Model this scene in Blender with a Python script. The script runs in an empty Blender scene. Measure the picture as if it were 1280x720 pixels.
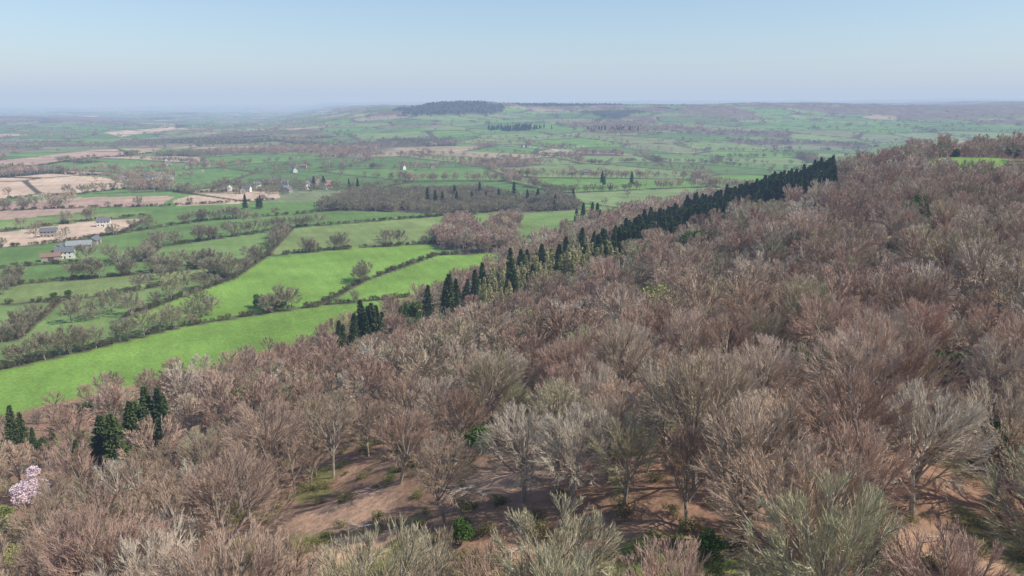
import bpy, math, numpy as np
from mathutils import Vector
rad=math.radians
scene=bpy.context.scene
rng=np.random.default_rng(7)
F=949.0; PITCH=rad(13.5); CZ=110.0
# ------------------------------------------------------------ helpers
def hsh(ix,iy,s):
    n=(ix.astype(np.int64)*374761393+iy.astype(np.int64)*668265263+s*144269507)&0xffffffff
    n=((n^(n>>13))*1274126177)&0xffffffff
    n=((n^(n>>15))*2246822519)&0xffffffff
    n=n^(n>>16)
    return n/4294967296.0
def vn(x,y,sc,s=0):
    x=np.asarray(x,float)/sc; y=np.asarray(y,float)/sc
    ix=np.floor(x); iy=np.floor(y); fx=x-ix; fy=y-iy
    ix=ix.astype(np.int64); iy=iy.astype(np.int64)
    fx=fx*fx*(3-2*fx); fy=fy*fy*(3-2*fy)
    a=hsh(ix,iy,s);b=hsh(ix+1,iy,s);c=hsh(ix,iy+1,s);d=hsh(ix+1,iy+1,s)
    return (a*(1-fx)+b*fx)*(1-fy)+(c*(1-fx)+d*fx)*fy
def fbm(x,y,sc,s=0,o=4):
    r=0;a=.5;t=0
    for i in range(o):
        r=r+a*vn(x,y,sc,s+i*17); t+=a; a*=.5; sc*=.5
    return r/t
def sstep(a,b,x):
    t=np.clip((x-a)/(b-a),0,1); return t*t*(3-2*t)
FOOT=np.array([(-1500,-2000),(-420,-200),(-178,246),(-133,290),(-90,341),(-62,409),(-11,521),(56,664),(150,800),(300,930),(520,1080),(900,1350),(1500,1700),(2600,2100),(5500,2700)],float)
def polydist(x,y,P,signed=False):
    best=np.full(x.shape,1e18); sg=np.ones(x.shape)
    for i in range(len(P)-1):
        a=P[i];b=P[i+1];d=b-a;l2=(d**2).sum()
        t=np.clip(((x-a[0])*d[0]+(y-a[1])*d[1])/l2,0,1)
        dx=x-(a[0]+t*d[0]);dy=y-(a[1]+t*d[1]);q=dx*dx+dy*dy
        m=q<best
        best=np.where(m,q,best)
        if signed: sg=np.where(m,np.where(dx*d[1]-dy*d[0]>0,1.,-1.),sg)
    r=np.sqrt(best)
    return r*sg if signed else r
PATCH=(305.,520.)
def height(x,y,ret_u=False):
    x=np.asarray(x,float);y=np.asarray(y,float)
    u=polydist(x,y,FOOT,True)
    f=np.clip(u/250,0,1)
    g=.5*f**1.8+.5*f*f*(3-2*f)
    z=5+56*g+9*(1-np.exp(-np.clip(u-235,0,None)/160))
    dist=np.hypot(x,y)
    z=z+np.where(u>0,1,0)*np.clip(u/80,0,1)*((fbm(x,y,75,3,3)-.5)*12)
    z=z+np.clip(u/300,0,1)*20*sstep(600,1400,y)*sstep(250,1000,x)
    z=z+8*np.exp(-(((x-PATCH[0]-30)/75)**2+((y-PATCH[1]-55)/70)**2))
    z=z+np.where(u<=0,1,0)*np.clip(-u/300,0,1)*((fbm(x,y,500,5,3)-.5)*18*sstep(500,1800,dist)+(fbm(x,y,160,6,2)-.5)*3)
    lm=sstep(-1500,-350,x+(y-4000)*.25+(fbm(x,y,900,8,2)-.5)*300)
    yy=y+(fbm(x,y,1100,9,3)-.5)*1100
    hill=(.55*sstep(1900,3700,yy)+.45*sstep(3200,4400,yy))*lm
    z=z+np.where(u<=0,1,np.exp(-np.clip(u,0,None)/600))*hill*96
    z=z+sstep(1500,2600,y)*sstep(-900,300,x)*(fbm(x,y,900,12,3)-.5)*56*np.where(u<=0,1,np.exp(-np.clip(u,0,None)/400))
    z=z+34*np.exp(-(((x+170)/400)**2+((y-4150)/480)**2))+10*np.exp(-(((x-500)/500)**2+((y-4500)/500)**2))
    z=z+sstep(-400,-1200,x)*sstep(1800,2600,y)*(fbm(x,y,1500,15,3)-.45)*40
    far=sstep(3000,12000,dist)
    z=z+far*(fbm(x,y,5000,20,4)-.45)*60
    z=z+sstep(6500,9500,dist)*np.clip(fbm(x,y,3500,27,3)-.42,0,1)*170*sstep(500,3500,x)
    z=z+sstep(14000,24000,dist)*(fbm(x,y,9000,31,4)-.25)*330
    if ret_u: return z,u
    return z
def ray(px,py):
    x=px-640.;yd=py-360.
    return np.array([x,F*math.cos(PITCH)-yd*math.sin(PITCH),-(F*math.sin(PITCH)+yd*math.cos(PITCH))])
def onplane(px,py,z=5.):
    r=ray(px,py); t=(CZ-z)/(-r[2]); return (r[0]*t,r[1]*t)
TT=np.exp(np.linspace(math.log(30),math.log(9000),1500))
def hit(px,py,dz=0):
    r=ray(px,py); r=r/math.hypot(r[0],r[1])
    X=r[0]*TT;Y=r[1]*TT;Z=CZ+r[2]*TT
    b=np.nonzero(Z<height(X,Y)+dz)[0]
    i=b[0] if len(b) else len(TT)-1
    return X[i],Y[i]
def inpoly(x,y,P):
    c=np.zeros(x.shape,bool); n=len(P); j=n-1
    for i in range(n):
        xi,yi=P[i];xj,yj=P[j]
        if yi!=yj:
            c^=((yi>y)!=(yj>y))&(x<(xj-xi)*(y-yi)/(yj-yi)+xi)
        j=i
    return c
def W(L): return np.array([onplane(*p) for p in L])
# ------------------------------------------------------------ field layout
g1=(.19,.31,.065);g2=(.14,.225,.07);g3=(.215,.275,.10);g4=(.175,.255,.085)
tan=(.56,.42,.31);pink=(.44,.31,.24)
POLY=[
 ([(-250,600),(-250,248),(0,248),(430,252),(720,255),(780,290),(620,340),(400,430),(0,560)],g2),
 ([(-250,520),(0,462),(100,440),(230,408),(310,395),(400,382),(500,372),(580,372),(400,440),(210,500),(0,560),(-250,620)],g1),
 ([(-250,515),(-200,400),(0,382),(75,376),(150,366),(270,338),(290,350),(140,405),(0,460)],g4),
 ([(140,403),(290,348),(330,324),(430,311),(540,304),(545,318),(450,350),(400,380),(310,393),(230,406)],g1),
 ([(-100,388),(-100,368),(0,357),(150,345),(275,334),(265,343),(170,365),(60,376)],g3),
 ([(455,352),(545,320),(640,312),(600,345),(500,371),(410,381)],g1),
 ([(180,325),(200,310),(330,290),(333,318),(270,334)],g4),
 ([(336,318),(365,285),(540,272),(560,290),(540,303),(430,311)],g3),
 ([(120,296),(250,275),(430,262),(440,275),(365,284),(200,306)],g2),
 ([(540,270),(640,262),(720,262),(760,285),(640,312),(560,300)],g4),
 ([(-200,345),(0,335),(60,330),(175,325),(265,334),(150,344),(0,356),(-200,372)],g2),
 ([(-200,320),(-200,296),(0,290),(100,277),(185,271),(150,290),(60,303),(0,308)],tan),
 ([(-200,290),(-200,278),(0,276),(110,266),(190,264),(110,276),(0,288)],g3),
 ([(-200,280),(0,274),(110,264),(110,258),(0,262),(-200,268)],pink),
 ([(-200,235),(0,222),(60,217),(130,222),(165,232),(90,241),(0,247),(-200,252)],tan),
 ([(-200,262),(0,252),(100,246),(220,244),(200,256),(100,259),(0,264),(-200,272)],pink),
 ([(215,250),(240,243),(348,237),(350,246),(290,254),(220,257)],tan),
 ([(-120,222),(0,210),(60,206),(190,190),(205,184),(120,188),(0,202),(-120,214)],pink),
 ([(130,166),(222,158),(215,163),(150,170)],tan),
]
POLYW=[(W(p),c) for p,c in POLY]
HEDGE=[
 [(-200,515),(0,462),(100,440),(230,408),(310,395),(400,382),(510,371)],
 [(140,404),(230,370),(290,349),(330,322),(365,285)],
 [(-200,395),(0,381),(75,376),(165,365),(268,343),(290,349)],
 [(0,357),(150,345),(275,334),(330,320),(430,311),(545,304),(560,290)],
 [(400,381),(455,351),(545,319),(620,316)],
 [(178,326),(200,308),(330,290),(365,284),(540,271),(640,262)],
 [(60,330),(178,326),(270,335)],
 [(110,297),(250,275),(430,262),(560,256),(720,260)],
 [(0,309),(60,304),(150,291),(188,271)],
 [(-200,293),(0,289),(100,276),(185,268)],
 [(-200,255),(0,248),(90,242),(170,233),(240,240),(350,236)],
 [(-150,268),(0,263),(100,259),(200,257),(350,248)],
 [(-200,236),(0,221),(60,216),(140,220)],
 [(-150,350),(0,335),(60,330)],
 [(-100,440),(20,425),(75,376)],
 [(-150,224),(0,211),(60,207),(190,191)],
]
HEDGEW=[W(h) for h in HEDGE]
def voro(x,y,cs,s):
    wx=x+(vn(x,y,260,s+3)-.5)*90; wy=y+(vn(x,y,260,s+4)-.5)*90
    wx=wx*.9+wy*.35; wy=wy*.95-wx*.2
    gx=np.floor(wx/cs).astype(np.int64);gy=np.floor(wy/cs).astype(np.int64)
    f1=np.full(x.shape,1e9);f2=np.full(x.shape,1e9);idn=np.zeros(x.shape)
    for i in(-1,0,1):
        for j in(-1,0,1):
            cx=gx+i;cy=gy+j
            px=(cx+.5+(hsh(cx,cy,s)-.5)*.85)*cs;py=(cy+.5+(hsh(cx,cy,s+1)-.5)*.85)*cs
            d=np.hypot(px-wx,(py-wy))
            h=hsh(cx,cy,s+2)
            m=d<f1
            f2=np.where(m,f1,np.minimum(f2,d)); idn=np.where(m,h,idn); f1=np.where(m,d,f1)
    return idn,(f2-f1)
def darkzone(x,y):
    n=fbm(x,y,240,44,3)-.5
    e1=((x+330)/260)**2+((y-3900)/430)**2+n*1.6<1
    return e1|((x+n*300>-60)&(x+n*300<640)&(y+n*200>4130)&(y<4480))
def woodmask(x,y):
    """patches of far woodland 0..1"""
    n=fbm(x,y,480,41,4)
    thr=.655-.06*sstep(3000,5000,y)*sstep(-400,2500,x)-.02*sstep(1700,1200,y)
    m=sstep(thr-.01,thr+.01,n)
    m=np.maximum(m,darkzone(x,y)*1.)
    m=np.maximum(m,((fbm(x,y,300,49,3)>.44)&(y>3700)&(y<4300)&(x>-700)&(x<-50))*1.)
    m=np.maximum(m,sstep(0,1,(fbm(x,y,700,48,3)-.49)*30)*sstep(3000,3500,y)*sstep(500,1100,x))
    a=W([(395,262),(440,240),(560,236),(690,240),(730,262),(600,268)])
    m=np.maximum(m,inpoly(x,y,a)*1.*sstep(.42,.46,fbm(x,y,90,47,3)))
    b=W([(540,306),(560,284),(640,274),(665,292),(640,315),(575,318)])
    m=np.maximum(m,inpoly(x,y,b)*1.*sstep(.30,.34,fbm(x,y,50,46,3)))
    near=inpoly(x,y,POLYW[0][0])
    m=np.where(near&~(inpoly(x,y,a)|inpoly(x,y,b)),0,m)
    for k in range(11,len(POLYW)):
        m=np.where(inpoly(x,y,POLYW[k][0]),0,m)
    return m
CLEAR=[(430,640,9),(468,580,6),(405,700,9),(610,610,3.5),(870,705,6.5),(825,715,5),(1140,680,5),(700,700,4),(565,585,4),(650,700,4),(1230,700,4)]
CLW=[(*hit(a,b),c) for a,b,c in CLEAR]
fx,fy=PATCH[0]+12,PATCH[1]+20
def classify(x,y,u):
    n=x.shape[0]
    idn,e=voro(x,y,200,100)
    d=np.hypot(x,y)
    col=np.zeros((n,3))
    pal=[(.0,(.145,.24,.08)),(.22,(.12,.195,.07)),(.42,(.20,.265,.11)),(.6,(.15,.26,.07)),(.74,(.20,.23,.12)),(.83,(.33,.28,.18)),(.90,(.44,.33,.25)),(.96,(.22,.19,.13))]
    shift=np.clip(idn+np.where((x<-300)&(y>900),.10,-.04)*(idn>.5)-np.where((y>1900)&(x>-900),.10,0)*(idn>.7),0,1)
    for t,c in pal: col[shift>=t]=c
    wdt=np.clip(3+d*.0022,3,14)
    hm=1-sstep(wdt,wdt*2.,e)
    near=inpoly(x,y,POLYW[0][0])
    hm=np.where(near,0,hm)
    for P,c in POLYW: col[inpoly(x,y,P)]=c
    for P in HEDGEW:
        hm=np.maximum(hm,1-sstep(1.5,3.,polydist(x,y,P)))
    col*= (.80+.40*fbm(x,y,60,60,4))[:,None]
    hc=np.array((.11,.095,.065))
    col=col*(1-hm[:,None])+hc*hm[:,None]
    for P,wd,z in(([(655,183),(690,186),(712,198)],5,30),([(690,186),(730,183)],3,30)):
        q=polydist(x,y,np.array([hit(*p) for p in P]))
        k=(1-sstep(wd*.6,wd,q))[:,None]; col=col*(1-k)+np.array((.5,.44,.34))*k
    wm=woodmask(x,y)
    wc=np.array((.16,.125,.10))*(.7+.7*fbm(x,y,40,70,3))[:,None]
    dark=darkzone(x,y)
    wc=np.where((dark|(vn(x,y,400,77)>.76))[:,None],wc*np.array((.34,.50,.42)),wc)
    col=col*(1-wm[:,None])+wc*wm[:,None]
    w=sstep(-3,3,u)
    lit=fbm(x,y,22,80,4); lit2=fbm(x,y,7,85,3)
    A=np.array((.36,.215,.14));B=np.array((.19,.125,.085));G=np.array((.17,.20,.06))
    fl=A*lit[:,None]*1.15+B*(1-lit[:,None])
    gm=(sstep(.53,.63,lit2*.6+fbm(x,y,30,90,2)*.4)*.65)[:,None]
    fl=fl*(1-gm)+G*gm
    for i,(cx,cy,cr) in enumerate(CLW):
        q=np.hypot(x-cx,y-cy)+ (lit2-.5)*9
        k=(1-sstep(cr*.6,cr*1.2,q))[:,None]
        c=np.array((.20,.27,.065)) if i in(4,5) else np.array((.56,.355,.235))
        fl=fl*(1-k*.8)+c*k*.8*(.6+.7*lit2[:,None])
    q=np.hypot((x-fx)/30,(y-fy)/30)+(lit-.5)*.3; k=(1-sstep(.85,1.,q))[:,None]
    fl=fl*(1-k)+np.array((.18,.29,.065))*k
    col=col*(1-w[:,None])+fl*w[:,None]
    return col,wm*(u<0)
# ------------------------------------------------------------ mesh accumulator
class Acc:
    def __init__(s): s.v=[];s.q=[];s.t=[];s.qm=[];s.tm=[];s.n=0
    def add(s,v,quads=None,tris=None,m=0):
        v=np.asarray(v,float).reshape(-1,3); s.v.append(v)
        if quads is not None and len(quads): s.q.append(np.asarray(quads)+s.n); s.qm.append(np.full(len(quads),m))
        if tris is not None and len(tris): s.t.append(np.asarray(tris)+s.n); s.tm.append(np.full(len(tris),m))
        s.n+=len(v)
    def mesh(s,name,mats,smooth=False):
        v=np.concatenate(s.v)
        q=np.concatenate(s.q) if s.q else np.zeros((0,4),int)
        t=np.concatenate(s.t) if s.t else np.zeros((0,3),int)
        me=bpy.data.meshes.new(name)
        me.vertices.add(len(v)); me.vertices.foreach_set('co',v.astype(np.float32).ravel())
        lp=np.concatenate([q.ravel(),t.ravel()]).astype(np.int32)
        me.loops.add(len(lp)); me.loops.foreach_set('vertex_index',lp)
        st=np.concatenate([np.arange(len(q))*4,len(q)*4+np.arange(len(t))*3]).astype(np.int32)
        me.polygons.add(len(st)); me.polygons.foreach_set('loop_start',st)
        mi=np.concatenate(s.qm+s.tm).astype(np.int32)
        for m in mats: me.materials.append(m)
        me.polygons.foreach_set('material_index',mi)
        me.update(calc_edges=True)
        me.polygons.foreach_set('use_smooth',np.full(len(st),smooth))
        return me
def nrm(a): return a/np.maximum(np.linalg.norm(a,axis=-1,keepdims=True),1e-9)
def perp(d,r): return nrm(np.cross(d,r.normal(size=d.shape)))
def tube(acc,A,D,L,C,R0,R1,sides,segs,m,r):
    n=len(A); ts=np.linspace(0,1,segs+1)
    p1=perp(D,r);p2=nrm(np.cross(D,p1))
    V=[]
    for t in ts:
        P=A+D*(L*t)[:,None]+C*t*t
        R=(R0*(1-t)+R1*t)
        for k in range(sides):
            a=2*math.pi*k/sides
            V.append(P+(p1*math.cos(a)+p2*math.sin(a))*R[:,None])
    V=np.stack(V,1); S=(segs+1)*sides
    q=[]
    for i in range(segs):
        for k in range(sides):
            k2=(k+1)%sides
            q.append((i*sides+k,i*sides+k2,(i+1)*sides+k2,(i+1)*sides+k))
    q=np.array(q)[None]+(np.arange(n)*S)[:,None,None]
    acc.add(V,quads=q.reshape(-1,4),m=m)
def ribbon(acc,A,D,L,C,wd,m,r,segs=1):
    n=len(A); p=perp(D,r)*(wd/2)[:,None]
    if segs==1:
        V=np.stack([A-p,A+p,A+D*L[:,None]+C],1)
        acc.add(V,tris=(np.arange(3)[None]+(np.arange(n)*3)[:,None]),m=m)
    else:
        M=A+D*(L*.5)[:,None]+C*.25;E=A+D*L[:,None]+C
        V=np.stack([A-p,A+p,M+p*.7,M-p*.7,E],1);b=(np.arange(n)*5)[:,None]
        acc.add(V,quads=np.array([[0,1,2,3]])+b,tris=np.array([[3,2,4]])+b,m=m)
def kids(A,D,L,C,n,r,tmin,spread,up,out,ratio,cen,semi,jl=.35):
    N=len(A); t=tmin+(1-tmin)*((np.arange(n)+r.random((N,n)))/n)
    t=t.ravel(); idx=np.repeat(np.arange(N),n)
    P=A[idx]+D[idx]*(L[idx]*t)[:,None]+C[idx]*(t*t)[:,None]
    T=nrm(D[idx]*L[idx][:,None]+2*C[idx]*t[:,None])
    o=nrm((P-cen)/semi)
    d=nrm(T+spread*nrm(r.normal(size=P.shape))+out*o+np.array([0,0,up]))
    l=L[idx]*ratio*(1.15-.55*t)*(1-jl+2*jl*r.random(len(t)))
    E=P+d*l[:,None]; q=np.linalg.norm((E-cen)/semi,axis=1)
    l=l*np.where(q>1,np.clip(1-(q-1)*2.6,.2,1),1)
    return P,d,l,nrm(r.normal(size=P.shape))*(.16*l)[:,None]+np.array([0,0,1])*(.08*l)[:,None],t
def bare_tree(name,seed,H,Wd,n,wid,mats,trunkfrac=.5,lean=.1,sprd=.7,thick=.019,up=.10):
    r=np.random.default_rng(seed); acc=Acc()
    cen=np.array([0,0,H*.56]); semi=np.array([Wd/2*(.9+.2*r.random()),Wd/2*(.9+.2*r.random()),H*.44])
    TA=np.array([[0,0,-.8]]);TD=nrm(np.array([[r.normal()*lean,r.normal()*lean,1]]));TL=np.array([H*trunkfrac+.8]);TC=np.array([[r.normal()*.4,r.normal()*.4,0]])
    tr=H*thick
    tube(acc,TA,TD,TL,TC,np.array([tr*1.25]),np.array([tr*.7]),7 if wid[1] else 4,5 if wid[1] else 2,0,r)
    n1=n[0]; t=.40+.60*(np.arange(n1)+.5)/n1
    A=TA+TD*(TL[0]*t)[:,None]+TC*(t*t)[:,None]
    az=np.arange(n1)*2.4+r.random(n1)*.9
    el=np.clip((t-.40)/.60,0,1)**.9*1.25+r.normal(size=n1)*.15+.02
    rr=.70+.28*r.random(n1)
    tg=cen+np.stack([np.cos(az)*np.cos(el),np.sin(az)*np.cos(el),np.sin(el)],1)*semi*rr[:,None]
    C=np.array([0,0,1.])*(.14*np.linalg.norm(tg-A,axis=1))[:,None]+r.normal(size=(n1,3))*.5
    v=tg-A-C; L=np.linalg.norm(v,axis=1);D=nrm(v)
    tube(acc,A,D,L,C,np.full(n1,tr*.5),np.full(n1,tr*.12),5 if wid[1] else 3,4 if wid[1] else 2,0,r)
    P2=kids(A,D,L,C,n[1],r,.25,sprd,.2,.4,.50,cen,semi)
    if wid[1]>0: tube(acc,*P2[:4],np.full(len(P2[0]),tr*.2),np.full(len(P2[0]),tr*.05),3,2,0,r)
    P3=kids(*P2[:4],n[2],r,.15,sprd,up,.45,.60,cen,semi)
    ribbon(acc,*P3[:4],np.full(len(P3[0]),wid[2]),1,r,2)
    if n[3]>0:
        P4=kids(*P3[:4],n[3],r,.1,sprd,up,.5,.68,cen,semi)
        ribbon(acc,*P4[:4],np.full(len(P4[0]),wid[3]),1,r,1)
    return acc.mesh(name,mats)
def conifer(name,seed,H,R,nw,nb,nt,ts,mats,droop=.25):
    r=np.random.default_rng(seed);acc=Acc()
    tube(acc,np.array([[0,0,-.5]]),np.array([[0,0,1.]]),np.array([H+.5]),np.zeros((1,3)),np.array([H*.016]),np.array([.03]),6,3,0,r)
    z=np.repeat(H*(.08+.92*(np.arange(nw)/nw)),nb)+r.random(nw*nb)*.5
    k=np.clip(1-z/H,0.02,1)
    l=R*(k**.8)*(.6+.6*r.random(len(z)))
    az=r.random(len(z))*6.283
    D=nrm(np.stack([np.cos(az),np.sin(az),.15-droop*(.3+k)],1))
    A=np.stack([0*z,0*z,z],1); C=np.array([0,0,1.])*(.12*l)[:,None]
    ribbon(acc,A,D,l,C,np.full(len(z),.07),0,r,1)
    P=kids(A,D,l,C,nt,r,.12,.8,-.18,0,.0,np.array([0,0,H*.5]),np.array([99,99,99.]))
    ln=ts*(.6+.8*r.random(len(P[0])))
    ribbon(acc,P[0],P[1],ln,P[3]*0,np.full(len(ln),ts*.62),1,r,2)
    return acc.mesh(name,mats)
def leafy(name,seed,H,Wd,nl,ls,mats,lumps=9):
    r=np.random.default_rng(seed);acc=Acc()
    n=7;D=nrm(np.stack([r.normal(size=n)*.5,r.normal(size=n)*.5,np.ones(n)],1))
    tube(acc,np.zeros((n,3))-[0,0,.3],D,np.full(n,H*.75),np.zeros((n,3)),np.full(n,H*.014),np.full(n,.02),4,2,0,r)
    c=r.normal(size=(lumps,3))*np.array([Wd*.22,Wd*.22,H*.17])+np.array([0,0,H*.5]);c[:,2]=np.clip(c[:,2],H*.15,H*.85)
    s=(.16+.13*r.random(lumps))*Wd
    i=r.integers(0,lumps,nl); o=nrm(r.normal(size=(nl,3)))
    P=c[i]+o*(s[i]*(.55+.5*r.random(nl)**.5))[:,None]*np.array([1,1,.85]); P[:,2]=np.abs(P[:,2])
    d=nrm(o+r.normal(size=(nl,3))*.8)
    ribbon(acc,P,d,ls*(.6+.8*r.random(nl)),np.zeros((nl,3)),np.full(nl,ls*.8),1,r,2)
    return acc.mesh(name,mats)
# ------------------------------------------------------------ materials
def newmat(name,rough=.9,spec=.1):
    m=bpy.data.materials.new(name);m.use_nodes=True
    b=m.node_tree.nodes['Principled BSDF'];b.inputs['Roughness'].default_value=rough
    b.inputs['Specular IOR Level'].default_value=spec
    return m,m.node_tree,b
def rampmat(name,cols,rough=.9,noise=0,nsc=.6,k=1.):
    m,nt,b=newmat(name,rough,.05)
    oi=nt.nodes.new('ShaderNodeObjectInfo');cr=nt.nodes.new('ShaderNodeValToRGB')
    e=cr.color_ramp.elements
    while len(e)<len(cols): e.new(.5)
    for i,c in enumerate(cols): e[i].position=i/max(1,len(cols)-1); e[i].color=(c[0]*k,c[1]*k,c[2]*k,1)
    nt.links.new(oi.outputs['Random'],cr.inputs[0])
    out=cr.outputs[0]
    if noise:
        g=nt.nodes.new('ShaderNodeNewGeometry');no=nt.nodes.new('ShaderNodeTexNoise');no.inputs['Scale'].default_value=nsc;no.inputs['Detail'].default_value=1
        nt.links.new(g.outputs['Position'],no.inputs['Vector'])
        mr=nt.nodes.new('ShaderNodeMapRange');mr.inputs[1].default_value=.3;mr.inputs[2].default_value=.7
        mr.inputs[3].default_value=1-noise;mr.inputs[4].default_value=1+noise
        nt.links.new(no.outputs[0],mr.inputs[0])
        mx=nt.nodes.new('ShaderNodeVectorMath');mx.operation='SCALE'
        nt.links.new(out,mx.inputs[0]);nt.links.new(mr.outputs[0],mx.inputs['Scale']);out=mx.outputs[0]
    nt.links.new(out,b.inputs['Base Color'])
    return m
bark=rampmat('beech_bark',[(.36,.31,.25),(.27,.22,.175),(.42,.37,.30)],noise=.25,nsc=1.5)
TW=[(.50,.335,.25),(.60,.44,.335),(.45,.31,.22),(.38,.25,.195),(.64,.53,.39),(.49,.32,.25),(.49,.47,.29),(.58,.39,.30),(.66,.58,.46),(.42,.29,.21)]
twig=rampmat('beech_twigs',TW,noise=.15,nsc=.06,k=.95)
twig_y=rampmat('young_twigs',[(.48,.35,.255),(.55,.41,.295),(.43,.30,.225),(.52,.45,.31)],noise=.14,nsc=.08,k=.84)
twig_o=rampmat('oak_twigs',[(.38,.34,.22),(.46,.40,.28),(.32,.28,.19),(.43,.42,.24)],noise=.12,nsc=.1,k=.85)
twig_h=rampmat('hedge_twigs',[(.17,.17,.08),(.23,.19,.115),(.14,.16,.065)],noise=.2)
need=rampmat('spruce_needles',[(.085,.12,.038),(.11,.145,.05),(.06,.095,.035)],noise=.25)
larch=rampmat('larch_shoots',[(.50,.46,.23),(.56,.50,.28),(.38,.39,.17)],noise=.2)
hol=rampmat('evergreen_leaves',[(.08,.14,.035),(.11,.175,.045),(.06,.10,.03)],rough=.6,noise=.2)
yel=rampmat('spring_leaves',[(.36,.38,.13),(.30,.35,.11)],noise=.2)
blos=rampmat('cherry_blossom',[(.80,.66,.72),(.76,.62,.68)],noise=.1)
bram=rampmat('bramble_leaves',[(.18,.19,.065),(.25,.21,.10),(.15,.18,.05)],noise=.3,nsc=1.)
pale=rampmat('pale_bark',[(.62,.56,.45),(.52,.46,.36)],noise=.2)
# ------------------------------------------------------------ terrain
def build_ground():
    na=1150
    ang=np.concatenate([np.linspace(-46,46,na),np.linspace(46,314,120)[1:-1]])
    ang=np.radians(ang);NA=len(ang)
    r=np.exp(np.linspace(math.log(8),math.log(60000),900));NR=len(r)
    R,Aa=np.meshgrid(r,ang,indexing='ij')
    X=(R*np.sin(Aa)).ravel();Y=(R*np.cos(Aa)).ravel()
    X=np.append(X,0.);Y=np.append(Y,0.)
    Z,U=height(X,Y,True)
    col,wm=classify(X,Y,U)
    d=np.hypot(X,Y)
    Z=Z+wm*sstep(2200,3200,d)*(4+11*fbm(X,Y,35,99,3))
    Z=Z+(fbm(X,Y,6,111,3)-.5)*1.4*np.clip(U/10,0,1)*(d<400)
    i=np.arange(NR-1)[:,None]*NA;j=np.arange(NA)[None];j2=(j+1)%NA
    q=np.stack([i+j,i+NA+j,i+NA+j2,i+j2],-1).reshape(-1,4)
    t=np.stack([np.full(NA,NR*NA),np.arange(NA),(np.arange(NA)+1)%NA],1)
    acc=Acc();acc.add(np.stack([X,Y,Z],1),quads=q[:,::-1],tris=t[:,::-1],m=0)
    m,nt,b=newmat('countryside_ground',.95,.05)
    ca=nt.nodes.new('ShaderNodeAttribute');ca.attribute_name='land'
    g=nt.nodes.new('ShaderNodeNewGeometry')
    def noise(sc,det=4):
        n=nt.nodes.new('ShaderNodeTexNoise');n.inputs['Scale'].default_value=sc;n.inputs['Detail'].default_value=det
        nt.links.new(g.outputs['Position'],n.inputs['Vector']);return n
    def mrange(src,a,b_,c,d_):
        k=nt.nodes.new('ShaderNodeMapRange');nt.links.new(src,k.inputs[0])
        for q_,v in zip((1,2,3,4),(a,b_,c,d_)):k.inputs[q_].default_value=v
        return k.outputs[0]
    def mul(a,b_):
        k=nt.nodes.new('ShaderNodeMath');k.operation='MULTIPLY';nt.links.new(a,k.inputs[0]);nt.links.new(b_,k.inputs[1]);return k.outputs[0]
    n1=noise(.04,6);n2=noise(.9,5)
    a=mrange(n1.outputs[0],.3,.7,.82,1.18);c=mrange(n2.outputs[0],.3,.7,.80,1.20)
    wv=nt.nodes.new('ShaderNodeTexWave');wv.inputs['Scale'].default_value=.035;wv.inputs['Distortion'].default_value=3;wv.inputs['Detail'].default_value=2
    mp=nt.nodes.new('ShaderNodeMapping');mp.inputs['Rotation'].default_value=(0,0,rad(-24))
    nt.links.new(g.outputs['Position'],mp.inputs[0]);nt.links.new(mp.outputs[0],wv.inputs['Vector'])
    w=mrange(wv.outputs[1],0,1,.965,1.03)
    k=mul(mul(a,c),w)
    vm=nt.nodes.new('ShaderNodeVectorMath');vm.operation='SCALE'
    nt.links.new(ca.outputs['Color'],vm.inputs[0]);nt.links.new(k,vm.inputs['Scale'])
    nt.links.new(vm.outputs[0],b.inputs['Base Color'])
    bp=nt.nodes.new('ShaderNodeBump');bp.inputs['Strength'].default_value=.6;bp.inputs['Distance'].default_value=.5
    nt.links.new(n2.outputs[0],bp.inputs['Height']);nt.links.new(bp.outputs[0],b.inputs['Normal'])
    me=acc.mesh('ground',[m],True)
    at=me.attributes.new('land','FLOAT_COLOR','POINT')
    at.data.foreach_set('color',np.concatenate([col,np.ones((len(col),1))],1).astype(np.float32).ravel())
    ob=bpy.data.objects.new('ground',me);scene.collection.objects.link(ob)
build_ground()
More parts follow.
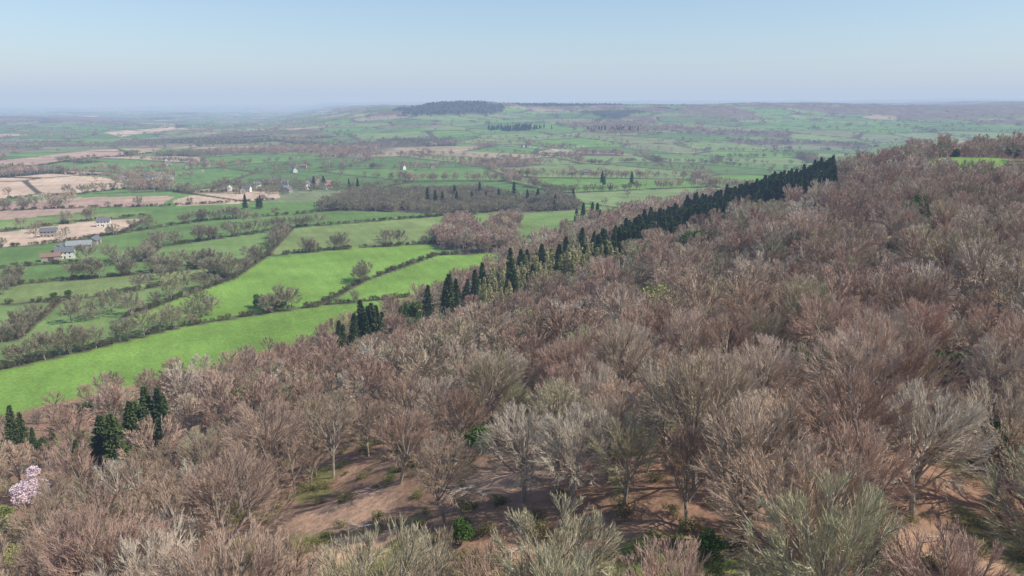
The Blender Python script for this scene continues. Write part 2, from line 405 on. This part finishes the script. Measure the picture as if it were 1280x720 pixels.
# ------------------------------------------------------------ scatter
def inst(name,pts,rz,sc,idx,meshes,tilt=.06):
    if len(pts)==0:return
    pts=np.asarray(pts,float)
    coll=bpy.data.collections.new(name+'_kinds')
    for i,me in enumerate(meshes):
        o=bpy.data.objects.new('%s_kind_%02d'%(name,i),me);coll.objects.link(o)
    me=bpy.data.meshes.new(name);me.vertices.add(len(pts));me.vertices.foreach_set('co',pts.astype(np.float32).ravel())
    rot=np.stack([rng.normal(size=len(pts))*tilt,rng.normal(size=len(pts))*tilt,rz],1)
    a=me.attributes.new('rot','FLOAT_VECTOR','POINT');a.data.foreach_set('vector',rot.astype(np.float32).ravel())
    sc=np.asarray(sc,float)
    if sc.ndim==1: sc=np.stack([sc,sc,sc*(.84+.24*rng.random(len(sc)))],1)
    a=me.attributes.new('scl','FLOAT_VECTOR','POINT');a.data.foreach_set('vector',sc.astype(np.float32).ravel())
    a=me.attributes.new('idx','INT','POINT');a.data.foreach_set('value',np.asarray(idx).astype(np.int32))
    ob=bpy.data.objects.new(name,me);scene.collection.objects.link(ob)
    ng=bpy.data.node_groups.new(name,'GeometryNodeTree')
    ng.interface.new_socket('Geometry',in_out='INPUT',socket_type='NodeSocketGeometry')
    ng.interface.new_socket('Geometry',in_out='OUTPUT',socket_type='NodeSocketGeometry')
    N=ng.nodes;K=ng.links
    gi=N.new('NodeGroupInput');go=N.new('NodeGroupOutput');ip=N.new('GeometryNodeInstanceOnPoints')
    ci=N.new('GeometryNodeCollectionInfo');ci.inputs['Collection'].default_value=coll
    ci.inputs['Separate Children'].default_value=True;ci.inputs['Reset Children'].default_value=True
    def na(nm,ty):
        n=N.new('GeometryNodeInputNamedAttribute');n.data_type=ty;n.inputs['Name'].default_value=nm
        return [o for o in n.outputs if o.enabled and o.name=='Attribute'][0]
    er=N.new('FunctionNodeEulerToRotation')
    K.new(gi.outputs[0],ip.inputs['Points']);K.new(ci.outputs[0],ip.inputs['Instance'])
    ip.inputs['Pick Instance'].default_value=True
    K.new(na('idx','INT'),ip.inputs['Instance Index'])
    K.new(na('rot','FLOAT_VECTOR'),er.inputs[0]);K.new(er.outputs[0],ip.inputs['Rotation'])
    K.new(na('scl','FLOAT_VECTOR'),ip.inputs['Scale']);K.new(ip.outputs[0],go.inputs[0])
    md=ob.modifiers.new('scatter','NODES');md.node_group=ng
    return ob
def place(name,me,x,y,rz,s,dz=0):
    o=bpy.data.objects.new(name,me);scene.collection.objects.link(o)
    o.location=(x,y,float(height(np.array([x]),np.array([y]))[0])+dz);o.rotation_euler=(rng.normal()*.05,rng.normal()*.05,rz)
    o.scale=(s,s,s*(.86+.2*rng.random()));return o
near_b=[bare_tree('beech_a%d'%i,10+i,18.5,14.5,(12,9,8,10),(1,1,.07,.055),[bark,twig],.45,.1,.7) for i in range(6)]
near_y=[bare_tree('young_a%d'%i,30+i,13,8.5,(9,7,7,8),(1,1,.06,.05),[bark,twig_y],.6,.08,.6,.014,.2) for i in range(3)]
near_p=[bare_tree('ash_a%d'%i,50+i,14,10,(9,6,6,5),(1,1,.085,.055),[pale,pale],.5,.15,.8) for i in range(2)]
mid_b=[bare_tree('beech_m%d'%i,110+i,17.5,14,(10,8,6,6),(1,1,.13,.14),[bark,twig],.45,.1,.7) for i in range(5)]
mid_y=[bare_tree('young_m%d'%i,130+i,14,9,(9,6,6,6),(1,1,.1,.12),[bark,twig_y],.6,.08,.6) for i in range(2)]
mid_p=[bare_tree('ash_m0',140,15,11,(9,6,6,5),(1,1,.15,.13),[pale,pale],.5,.15,.8)]
oak_m=[bare_tree('oak_m%d'%i,150+i,13,14,(11,7,6,6),(1,1,.15,.16),[bark,twig_o],.35,.1,.8) for i in range(4)]
far_b=[bare_tree('beech_f%d'%i,210+i,16,13,(8,5,5,4),(1,0,.28,.32),[bark,twig],.45,.1,.8) for i in range(4)]
far_o=[bare_tree('oak_f%d'%i,250+i,12,12,(8,5,5,4),(1,0,.28,.34),[bark,twig_o],.35,.1,.8) for i in range(4)]
spr=[conifer('spruce_%d'%i,300+i,18,4.2,32,10,8,.85,[bark,need]) for i in range(3)]
lar=[conifer('larch_%d'%i,320+i,17,3.8,28,9,7,.75,[bark,larch],.1) for i in range(2)]
hly=[leafy('holly_%d'%i,340+i,6,5,2600,.32,[bark,hol]) for i in range(3)]
ivy=[leafy('ivy_tree_%d'%i,350+i,13,9,5000,.5,[bark,hol],16) for i in range(2)]
brm=[leafy('bramble_%d'%i,360+i,1.6,3.4,1300,.16,[bark,bram],8) for i in range(3)]
yll=[leafy('willow_%d'%i,370+i,7,6,2600,.3,[bark,yel]) for i in range(2)]
chy=leafy('cherry_tree',380,8,7,3500,.28,[bark,blos],12)
hdg=[bare_tree('hedge_%d'%i,400+i,3.2,4.2,(8,6,5,5),(1,0,.12,.12),[twig_h,twig_h],.2,.2,1.0) for i in range(3)]
def H(x,y): return height(np.asarray(x,float),np.asarray(y,float),True)
CA=np.array([(c[0],c[1]) for c in CLW]);CR=np.array([c[2] for c in CLW],float)
CD=CA/np.linalg.norm(CA,axis=1,keepdims=True)
def clear_of(x,y,extra=0):
    """keep clearings and the bank below them open"""
    ok=np.ones(len(x),bool)
    for (cx,cy),(dx,dy),cr in zip(CA,CD,CR):
        s=np.clip(-((x-cx)*dx+(y-cy)*dy),0,12)
        ok&=np.hypot(x-cx+dx*s,y-cy+dy*s)>cr*.75+extra
    ok&=np.hypot((x-fx+4)/32,(y-fy+20)/54)>1
    return ok
def jgrid(x0,x1,y0,y1,s,j=.8):
    a,b=np.meshgrid(np.arange(x0,x1,s),np.arange(y0,y1,s));a=a.ravel().astype(float);b=b.ravel().astype(float)
    a[:]+=(rng.random(len(a))-.5)*s*j+((b/s)%2>1)*s*.5;b+=(rng.random(len(b))-.5)*s*j
    return a,b
con=[]
def addcon(px,py,s,r=0,n=1):
    x,y=hit(px,py)
    for i in range(n): con.append((x+rng.normal()*r,y+rng.normal()*r,s*(.7+.5*rng.random())))
addcon(150,590,.85,r=4,n=7);addcon(185,568,.9,r=4,n=5);addcon(205,548,.85,r=3,n=3)
addcon(445,445,.85,r=5,n=7);addcon(465,432,.95,r=4,n=5);addcon(20,560,.6,r=6,n=4);addcon(55,560,.5,r=3,n=2)
addcon(565,395,1.,r=6,n=5);addcon(595,378,1.05,r=7,n=6)
EV=[]
for nm,mm,lst in(('ivy_clad_tree',ivy,((515,412,1.25),(105,528,.6),(865,325,1.2),(1150,285,1.1),(880,322,.9))),
    ('holly_bush',hly,((55,568,.9),(1010,480,1.2),(600,570,1.1),(880,700,.7),(575,680,.6),(795,425,2.),(778,410,1.7),(1240,570,1.2),(1190,480,1.4))),
    ('budding_willow_tree',yll,((10,665,.9),(30,680,.7),(-15,655,1.),(65,575,.8),(25,715,.7),(1010,415,2.),(828,412,2.),(660,420,1.5))),
    ('cherry_tree',[chy],((45,630,1.2),))):
    for px,py,s in lst:
        x,y=hit(px,py);EV.append((nm,mm[rng.integers(len(mm))],x,y,s))
CX=np.array([c[0] for c in con]+[e[2] for e in EV]);CY=np.array([c[1] for c in con]+[e[3] for e in EV])
def con_ok(a,b,r=5,back=11):
    ok=np.ones(len(a),bool)
    for q,w in zip(CX,CY):
        dd=math.hypot(q,w);dx,dy=q/dd,w/dd
        s=np.clip(-((a-q)*dx+(b-w)*dy),0,back)
        ok&=np.hypot(a-q+dx*s,b-w+dy*s)>r
    return ok
low=[(600,396),(680,362),(760,330),(860,293),(950,264),(1040,240)]
LW=np.array([hit(px,py,6) for px,py in low])
nn=np.linalg.norm(LW,axis=1,keepdims=True);ext=np.array([80,100,125,150,170,190.])[:,None]
BELT=np.concatenate([LW,(LW+LW/nn*ext)[::-1]])
# near beech objects
a,b=jgrid(-170,190,25,175,8.6)
z,u=H(a,b);d=np.hypot(a,b);az=np.degrees(np.arctan2(a,b))
k=(u>14)&(d<170)&(d>42)&(np.abs(az)<46)&clear_of(a,b,2.)&con_ok(a,b)&(rng.random(len(a))>.04)
for x,y,uu in zip(a[k],b[k],u[k]):
    q=rng.random(); young=(uu<195)and(q<.7) or q<.06
    if q>.965: place('ash_tree',near_p[rng.integers(2)],x,y,rng.random()*6.28,.7+.3*rng.random())
    elif young: place('young_beech_tree',near_y[rng.integers(3)],x,y,rng.random()*6.28,.8+.4*rng.random())
    else: place('beech_tree',near_b[rng.integers(6)],x,y,rng.random()*6.28,.60+.42*rng.random())
a,b=jgrid(-170,150,50,175,7.5);z,u=H(a,b);d=np.hypot(a,b);az=np.degrees(np.arctan2(a,b))
k=(u>8)&(d<170)&(np.abs(az)<46)&clear_of(a,b,2.5)&con_ok(a,b,4,8)&(rng.random(len(a))<np.where(u<185,.6,.22))
inst('young_woodland',np.stack([a,b,z],1)[k],rng.random(k.sum())*6.28,.4+.35*rng.random(k.sum()),rng.integers(0,3,k.sum()),near_y)
a,b=jgrid(-200,620,100,620,8.6);z,u=H(a,b);d=np.hypot(a,b);az=np.degrees(np.arctan2(a,b))
k=(u>12)&(d>=170)&(d<480)&(np.abs(az)<42)&clear_of(a,b)&con_ok(a,b,5,22)&~inpoly(a,b,BELT)
n=k.sum();kind=np.where(rng.random(n)<np.where(u[k]<120,.45,.14),5+rng.integers(0,2,n),rng.integers(0,5,n))
kind=np.where(rng.random(n)<.12,7+rng.integers(0,2,n),kind)
kind=np.where(rng.random(n)<.045,9,kind);kind=np.where(rng.random(n)<.012,10,kind)
sc=(.50+.64*rng.random(n)**1.2)*np.where(u[k]<60,.75,1)
inst('beech_woodland',np.stack([a,b,z],1)[k],rng.random(n)*6.28,sc,kind,mid_b+mid_y+oak_m[:2]+mid_p+[ivy[0]])
a,b=jgrid(-50,2200,350,2500,10.5);z,u=H(a,b);d=np.hypot(a,b);az=np.degrees(np.arctan2(a,b))
k=(u>6)&(d>=480)&(d<2400)&(np.abs(az)<42)&clear_of(a,b)&~inpoly(a,b,BELT)&((fbm(a,b,260,55,3)<.60)|(d<1300))
n=k.sum();kk=np.where(rng.random(n)<.2,4+rng.integers(0,2,n),rng.integers(0,4,n));kk=np.where(rng.random(n)<.02,6,kk)
inst('ridge_woodland',np.stack([a,b,z],1)[k],rng.random(n)*6.28,.65+.55*rng.random(n),kk,far_b+far_o[:2]+[ivy[1]])
a,b=jgrid(-80,700,250,900,5.2,.9);z,u=H(a,b)
k=inpoly(a,b,BELT)&con_ok(a,b,3,5);a,b,z=a[k],b[k],z[k];n=len(a)
pxx=640+F*a/b*.97+rng.normal(size=n)*14
isl=pxx<758
isl=np.where(rng.random(n)<.12,~isl,isl)
inst('larch_plantation',np.stack([a,b,z],1)[isl],rng.random(isl.sum())*6.28,.55+.4*rng.random(isl.sum()),rng.integers(0,2,isl.sum()),lar,.03)
s=~isl;inst('spruce_plantation',np.stack([a,b,z],1)[s],rng.random(s.sum())*6.28,.65+.55*rng.random(s.sum()),rng.integers(0,3,s.sum()),spr,.03)
for x,y,s in con: place('spruce_tree',spr[rng.integers(3)],x,y,rng.random()*6.28,s)
for nm,me,x,y,s in EV: place(nm,me,x,y,rng.random()*6.28,s)
for px,py,s in((345,388,.8),(325,385,.7)):
    x,y=hit(px,py);place('ivy_clad_tree',ivy[rng.integers(2)],x,y,rng.random()*6.28,s)
for px,py,s in((85,372,1.),(68,374,.8)):
    x,y=hit(px,py);place('holly_bush',hly[rng.integers(3)],x,y,rng.random()*6.28,s)
a,b=jgrid(-110,120,45,150,3.2,1.);z,u=H(a,b);az=np.degrees(np.arctan2(a,b))
dm=np.min([np.hypot(a-c[0],b-c[1])/c[2] for c in CLW],0)
k=(u>150)&(np.abs(az)<42)&(((dm<2.2)&(dm>.8)&(rng.random(len(a))<.42))|(rng.random(len(a))<.2)|(np.min([np.hypot(a-CLW[i][0],b-CLW[i][1])/CLW[i][2] for i in(4,5)],0)<1.1))
n=k.sum();inst('bramble_undergrowth',np.stack([a,b,z],1)[k],rng.random(n)*6.28,.3+.7*rng.random(n),rng.integers(0,3,n),brm,.1)
fb=[bare_tree('fallen_%d'%i,440+i,7,4,(5,4,3,0),(1,1,.05,0),[pale,pale],.7,.1,.6) for i in range(2)]
for i in range(30):
    c=CLW[rng.integers(len(CLW))];x=c[0]+rng.normal()*c[2]*.8;y=c[1]+rng.normal()*c[2]*.8
    o=place('fallen_branch',fb[rng.integers(2)],x,y,0,.35+.5*rng.random(),.3);o.rotation_euler=(rad(86)+rng.normal()*.08,rng.normal()*.5,rng.random()*6.28)
# ------------------------------------------------------------ hedges and field trees
hp=[];tp=[]
for P in HEDGEW:
    for i in range(len(P)-1):
        l=np.linalg.norm(P[i+1]-P[i]);nn=int(l/2.)
        for t in rng.random(nn):
            q=P[i]+(P[i+1]-P[i])*t
            hp.append(q+rng.normal(size=2)*.5)
            dens=vn(np.array([q[0]]),np.array([q[1]]),60,500)[0]
            if rng.random()<.22*(dens>.52)+.02: tp.append(q+rng.normal(size=2)*.8)
for px,py in((455,350),(450,352),(150,332),(160,335),(143,330),(195,305),(205,300),(190,300),(212,302),(10,362),(20,358),(5,368),(285,292),(480,300),(488,303),(110,402),(90,404),(125,398),(100,392),(140,392),(160,385),(255,398),(240,402),(265,395),(250,392),(335,388),(350,385),(365,383),(15,455),(60,448),(90,442),(120,436),(75,445),(180,420),(200,414),(215,408),(305,278),(320,276),(170,360),(185,354),(200,350),(210,355),(45,290),(275,330)):
    tp.append(np.array(onplane(px,py)))
hp=np.array(hp);tp=np.array(tp)
z,u=H(hp[:,0],hp[:,1]);k=(u<2);n=k.sum()
inst('field_hedges',np.column_stack([hp,z])[k],rng.random(n)*6.28,.6+.5*rng.random(n),rng.integers(0,3,n),hdg)
z,u=H(tp[:,0],tp[:,1]);k=(u<3);n=k.sum()
inst('hedgerow_oak_trees',np.column_stack([tp,z])[k],rng.random(n)*6.28,.5+.6*rng.random(n),rng.integers(0,4,n),oak_m)
HS=[]
for cx,cy,n_,sx,sy in((382,236,11,34,6),(370,212,4,20,4),(175,224,11,38,4),(300,240,3,20,4),(520,213,3,25,4),(545,180,3,10,3),(660,186,2,8,2),(235,206,4,40,5),(330,232,3,15,4),(730,216,2,20,5),(90,255,2,30,4),(420,197,3,40,4),(60,297,1,2,1),(130,283,1,2,1)):
    for i in range(n_): HS.append(hit(cx+rng.uniform(-1,1)*sx,cy+rng.uniform(-1,1)*sy))
HS=np.array(HS)
N=160000
rr=np.exp(math.log(480)+rng.random(N)*math.log(5600/480));aa=np.radians(-42+84*rng.random(N))
x=rr*np.sin(aa);y=rr*np.cos(aa);z,u=H(x,y)
wm=woodmask(x,y);idn,e=voro(x,y,200,100)
near=inpoly(x,y,POLYW[0][0])
tanm=np.zeros(N,bool)
for kk in range(11,len(POLYW)): tanm|=inpoly(x,y,POLYW[kk][0])
on=(e<4+rr*.0016)&~near&~tanm
p=np.where(wm>.5,.5,np.where(on,.85*(.22+.78*(vn(x,y,200,520)>.42)),.003*(~near)))
p=p*np.where(tanm,0,1)
k=(u<-2)&(rng.random(N)<p);k&=~((rr>3500)&(wm>.5)&(rng.random(N)<.6));k&=~darkzone(x,y)
T=np.stack([x,y,z],1)[k]
G=HS[rng.integers(0,len(HS),380)]+rng.normal(size=(380,2))*24
T=np.concatenate([T,np.column_stack([G,height(G[:,0],G[:,1])])])
hd=np.full(len(T),1e9)
for h_ in HS: hd=np.minimum(hd,np.hypot(T[:,0]-h_[0],T[:,1]-h_[1]))
T=T[hd>8];n=len(T);print('far trees',n)
kd=np.where((vn(T[:,0],T[:,1],300,530)>.5),rng.integers(0,4,n),4+rng.integers(0,4,n))
inst('distant_trees',T,rng.random(n)*6.28,.5+.45*rng.random(n),kd,far_o+far_b)
L=[]
for px,py,n_,r_ in((600,250,6,25),(650,252,5,25),(548,258,4,12),(640,163,70,45),(655,162,60,40),(765,164,50,50),(330,262,3,8),(700,262,4,12),(727,278,9,9),(760,230,4,30),(420,236,4,30)):
    X0,Y0=hit(px,py)
    for i in range(n_): L.append((X0+rng.normal()*r_,Y0+rng.normal()*r_*.8))
L=np.array(L)
dzx=rng.uniform(-650,700,9000);dzy=rng.uniform(3400,4500,9000);kz=darkzone(dzx,dzy)&(rng.random(9000)<.45)
L=np.concatenate([L,np.column_stack([dzx[kz],dzy[kz]])])
z=height(L[:,0],L[:,1]);n=len(L)
inst('conifer_copses',np.column_stack([L,z]),rng.random(n)*6.28,.6+.45*rng.random(n),rng.integers(0,3,n),spr,.02)
# ------------------------------------------------------------ buildings
def flat(name,c,rough=.8):
    m,nt,b=newmat(name,rough,.3)
    g=nt.nodes.new('ShaderNodeNewGeometry');no=nt.nodes.new('ShaderNodeTexNoise');no.inputs['Scale'].default_value=1.3;no.inputs['Detail'].default_value=5
    nt.links.new(g.outputs['Position'],no.inputs['Vector']);cr=nt.nodes.new('ShaderNodeValToRGB')
    cr.color_ramp.elements[0].position=.3;cr.color_ramp.elements[1].position=.7
    cr.color_ramp.elements[0].color=(*[v*.8 for v in c],1);cr.color_ramp.elements[1].color=(*[min(1,v*1.15) for v in c],1)
    nt.links.new(no.outputs[0],cr.inputs[0]);nt.links.new(cr.outputs[0],b.inputs['Base Color']);return m
white=flat('white_render',(.70,.68,.62));stone=flat('stone_wall',(.38,.33,.27));slate=flat('slate_roof',(.16,.16,.17));tile=flat('clay_tile_roof',(.26,.16,.12))
glass=flat('window_glass',(.04,.05,.06),.2);tin=flat('grey_sheet_roof',(.30,.31,.31));wood=flat('timber_door',(.12,.09,.07))
def box(acc,x0,x1,y0,y1,z0,z1,m):
    v=[(x0,y0,z0),(x1,y0,z0),(x1,y1,z0),(x0,y1,z0),(x0,y0,z1),(x1,y0,z1),(x1,y1,z1),(x0,y1,z1)]
    acc.add(v,quads=[(0,3,2,1),(4,5,6,7),(0,1,5,4),(1,2,6,5),(2,3,7,6),(3,0,4,7)],m=m)
def house(name,x,y,rz,Lx,Wy,Hh,wm_,rm,rise=.45,barn=False):
    e=bpy.data.objects.new(name,None);scene.collection.objects.link(e)
    e.location=(x,y,float(height(np.array([x]),np.array([y]))[0])-.1);e.rotation_euler=(0,0,rz)
    hx,hy=Lx/2,Wy/2;top=Hh+Wy*rise
    def child(nm,acc,m):
        o=bpy.data.objects.new(nm,acc.mesh(nm,[m]));scene.collection.objects.link(o);o.parent=e
    a=Acc();v=[(-hx,-hy,-1),(hx,-hy,-1),(hx,hy,-1),(-hx,hy,-1),(-hx,-hy,Hh),(hx,-hy,Hh),(hx,hy,Hh),(-hx,hy,Hh),(-hx,0,top),(hx,0,top)]
    a.add(v,quads=[(0,1,5,4),(2,3,7,6),(0,3,2,1),(1,2,6,5),(3,0,4,7)],tris=[(5,6,9),(7,4,8)]);child('walls',a,wm_)
    a=Acc();o=.4
    for s in(-1,1):
        ez=Hh-o*2*rise+.12
        v=[(-hx-o,s*(hy+o),ez),(hx+o,s*(hy+o),ez),(hx+o,0,top+.12),(-hx-o,0,top+.12),(-hx-o,s*(hy+o),ez+.2),(hx+o,s*(hy+o),ez+.2),(hx+o,0,top+.32),(-hx-o,0,top+.32)]
        a.add(v,quads=[(0,3,2,1),(4,5,6,7),(0,1,5,4),(1,2,6,5),(2,3,7,6),(3,0,4,7)])
    child('roof',a,rm)
    if not barn:
        a=Acc()
        for s in(-1,1):
            for q in np.arange(-hx+1.4,hx-1,2.6):
                for zz in((1.,3.5) if Hh>4.5 else (1.,)):
                    if not(abs(q)<1.2 and zz==1. and s<0): box(a,q-.5,q+.5,min(s*hy,s*(hy+.05)),max(s*hy,s*(hy+.05)),zz,zz+1.1,0)
        child('windows',a,glass)
        a=Acc();box(a,hx-1.1,hx-.3,-.4,.4,top-.5,top+1.2,0);box(a,-hx+.3,-hx+1.1,-.4,.4,top-.5,top+1.2,0);child('chimney',a,stone)
    a=Acc();wdd=1.8 if barn else .5;box(a,-wdd,wdd,-hy-.07,-hy,-.2,3 if barn else 2,0);child('door',a,wood)
x,y=onplane(82,322);house('farmhouse',x,y,.4,12,6.5,5.,white,slate)
for px,py,rz,l,w_,h_,rm in((100,311,.3,17,8,4.,tin),(64,325,.5,12,6,3.2,tile),(118,304,1.8,14,7,3.6,slate),(75,313,1.9,11,6,3.2,slate)):
    x,y=onplane(px,py);house('farm_barn',x,y,rz,l,w_,h_,stone,rm,.35,True)
for x,y in HS:
    w1=rng.random()<.5
    house('whitewashed_house' if w1 else 'stone_house',x,y,rng.random()*3.14,8+rng.random()*5,6.+rng.random(),4.8,white if w1 else stone,slate if rng.random()<.6 else tile)
# ------------------------------------------------------------ haze box: absorbs, and its own emission stands in for scattered light
hm=bpy.data.materials.new('emissive_haze');hm.use_nodes=True;nt=hm.node_tree;nt.nodes.clear()
out=nt.nodes.new('ShaderNodeOutputMaterial');ab=nt.nodes.new('ShaderNodeVolumeAbsorption');em=nt.nodes.new('ShaderNodeEmission');ad=nt.nodes.new('ShaderNodeAddShader')
sig=np.array([9.8e-5,11.5e-5,15e-5]);dens=2e-4;hazec=np.array([.49,.60,.76])
ab.inputs['Density'].default_value=dens;ab.inputs['Color'].default_value=(*(1-sig/dens),1)
e_=sig*hazec;s_=e_.max();em.inputs['Color'].default_value=(*(e_/s_),1);em.inputs['Strength'].default_value=float(s_)
nt.links.new(ab.outputs[0],ad.inputs[0]);nt.links.new(em.outputs[0],ad.inputs[1]);nt.links.new(ad.outputs[0],out.inputs['Volume'])
a=Acc();box(a,-70000,70000,-70000,70000,-400,500,0)
o=bpy.data.objects.new('atmospheric_haze',a.mesh('atmospheric_haze',[hm]));scene.collection.objects.link(o)
# ------------------------------------------------------------ light, sky, camera
EL=rad(45);AZ=rad(104)
w=bpy.data.worlds.new('World');scene.world=w;w.use_nodes=True;nt=w.node_tree
bg=nt.nodes['Background'];sk=nt.nodes.new('ShaderNodeTexSky');sk.sky_type='NISHITA';sk.sun_disc=False
sk.sun_elevation=EL;sk.sun_rotation=AZ;sk.altitude=200;sk.air_density=1.;sk.dust_density=.8;sk.ozone_density=3.5
nt.links.new(sk.outputs[0],bg.inputs[0]);bg.inputs[1].default_value=.15
sl=bpy.data.lights.new('sun','SUN');sl.energy=4.9;sl.angle=rad(.5);sl.color=(1,.95,.87)
so=bpy.data.objects.new('sun',sl);scene.collection.objects.link(so)
sv=Vector((math.cos(EL)*math.sin(AZ),math.cos(EL)*math.cos(AZ),math.sin(EL)));so.rotation_euler=sv.to_track_quat('Z','Y').to_euler()
cd=bpy.data.cameras.new('camera');cam=bpy.data.objects.new('camera',cd);scene.collection.objects.link(cam)
cd.sensor_width=36;cd.lens=36*F/1280;cd.clip_start=.5;cd.clip_end=200000
cam.location=(0,0,CZ);cam.rotation_euler=(math.pi/2-PITCH,0,0);scene.camera=cam
scene.view_settings.view_transform='Standard';scene.view_settings.look='None';scene.view_settings.exposure=0
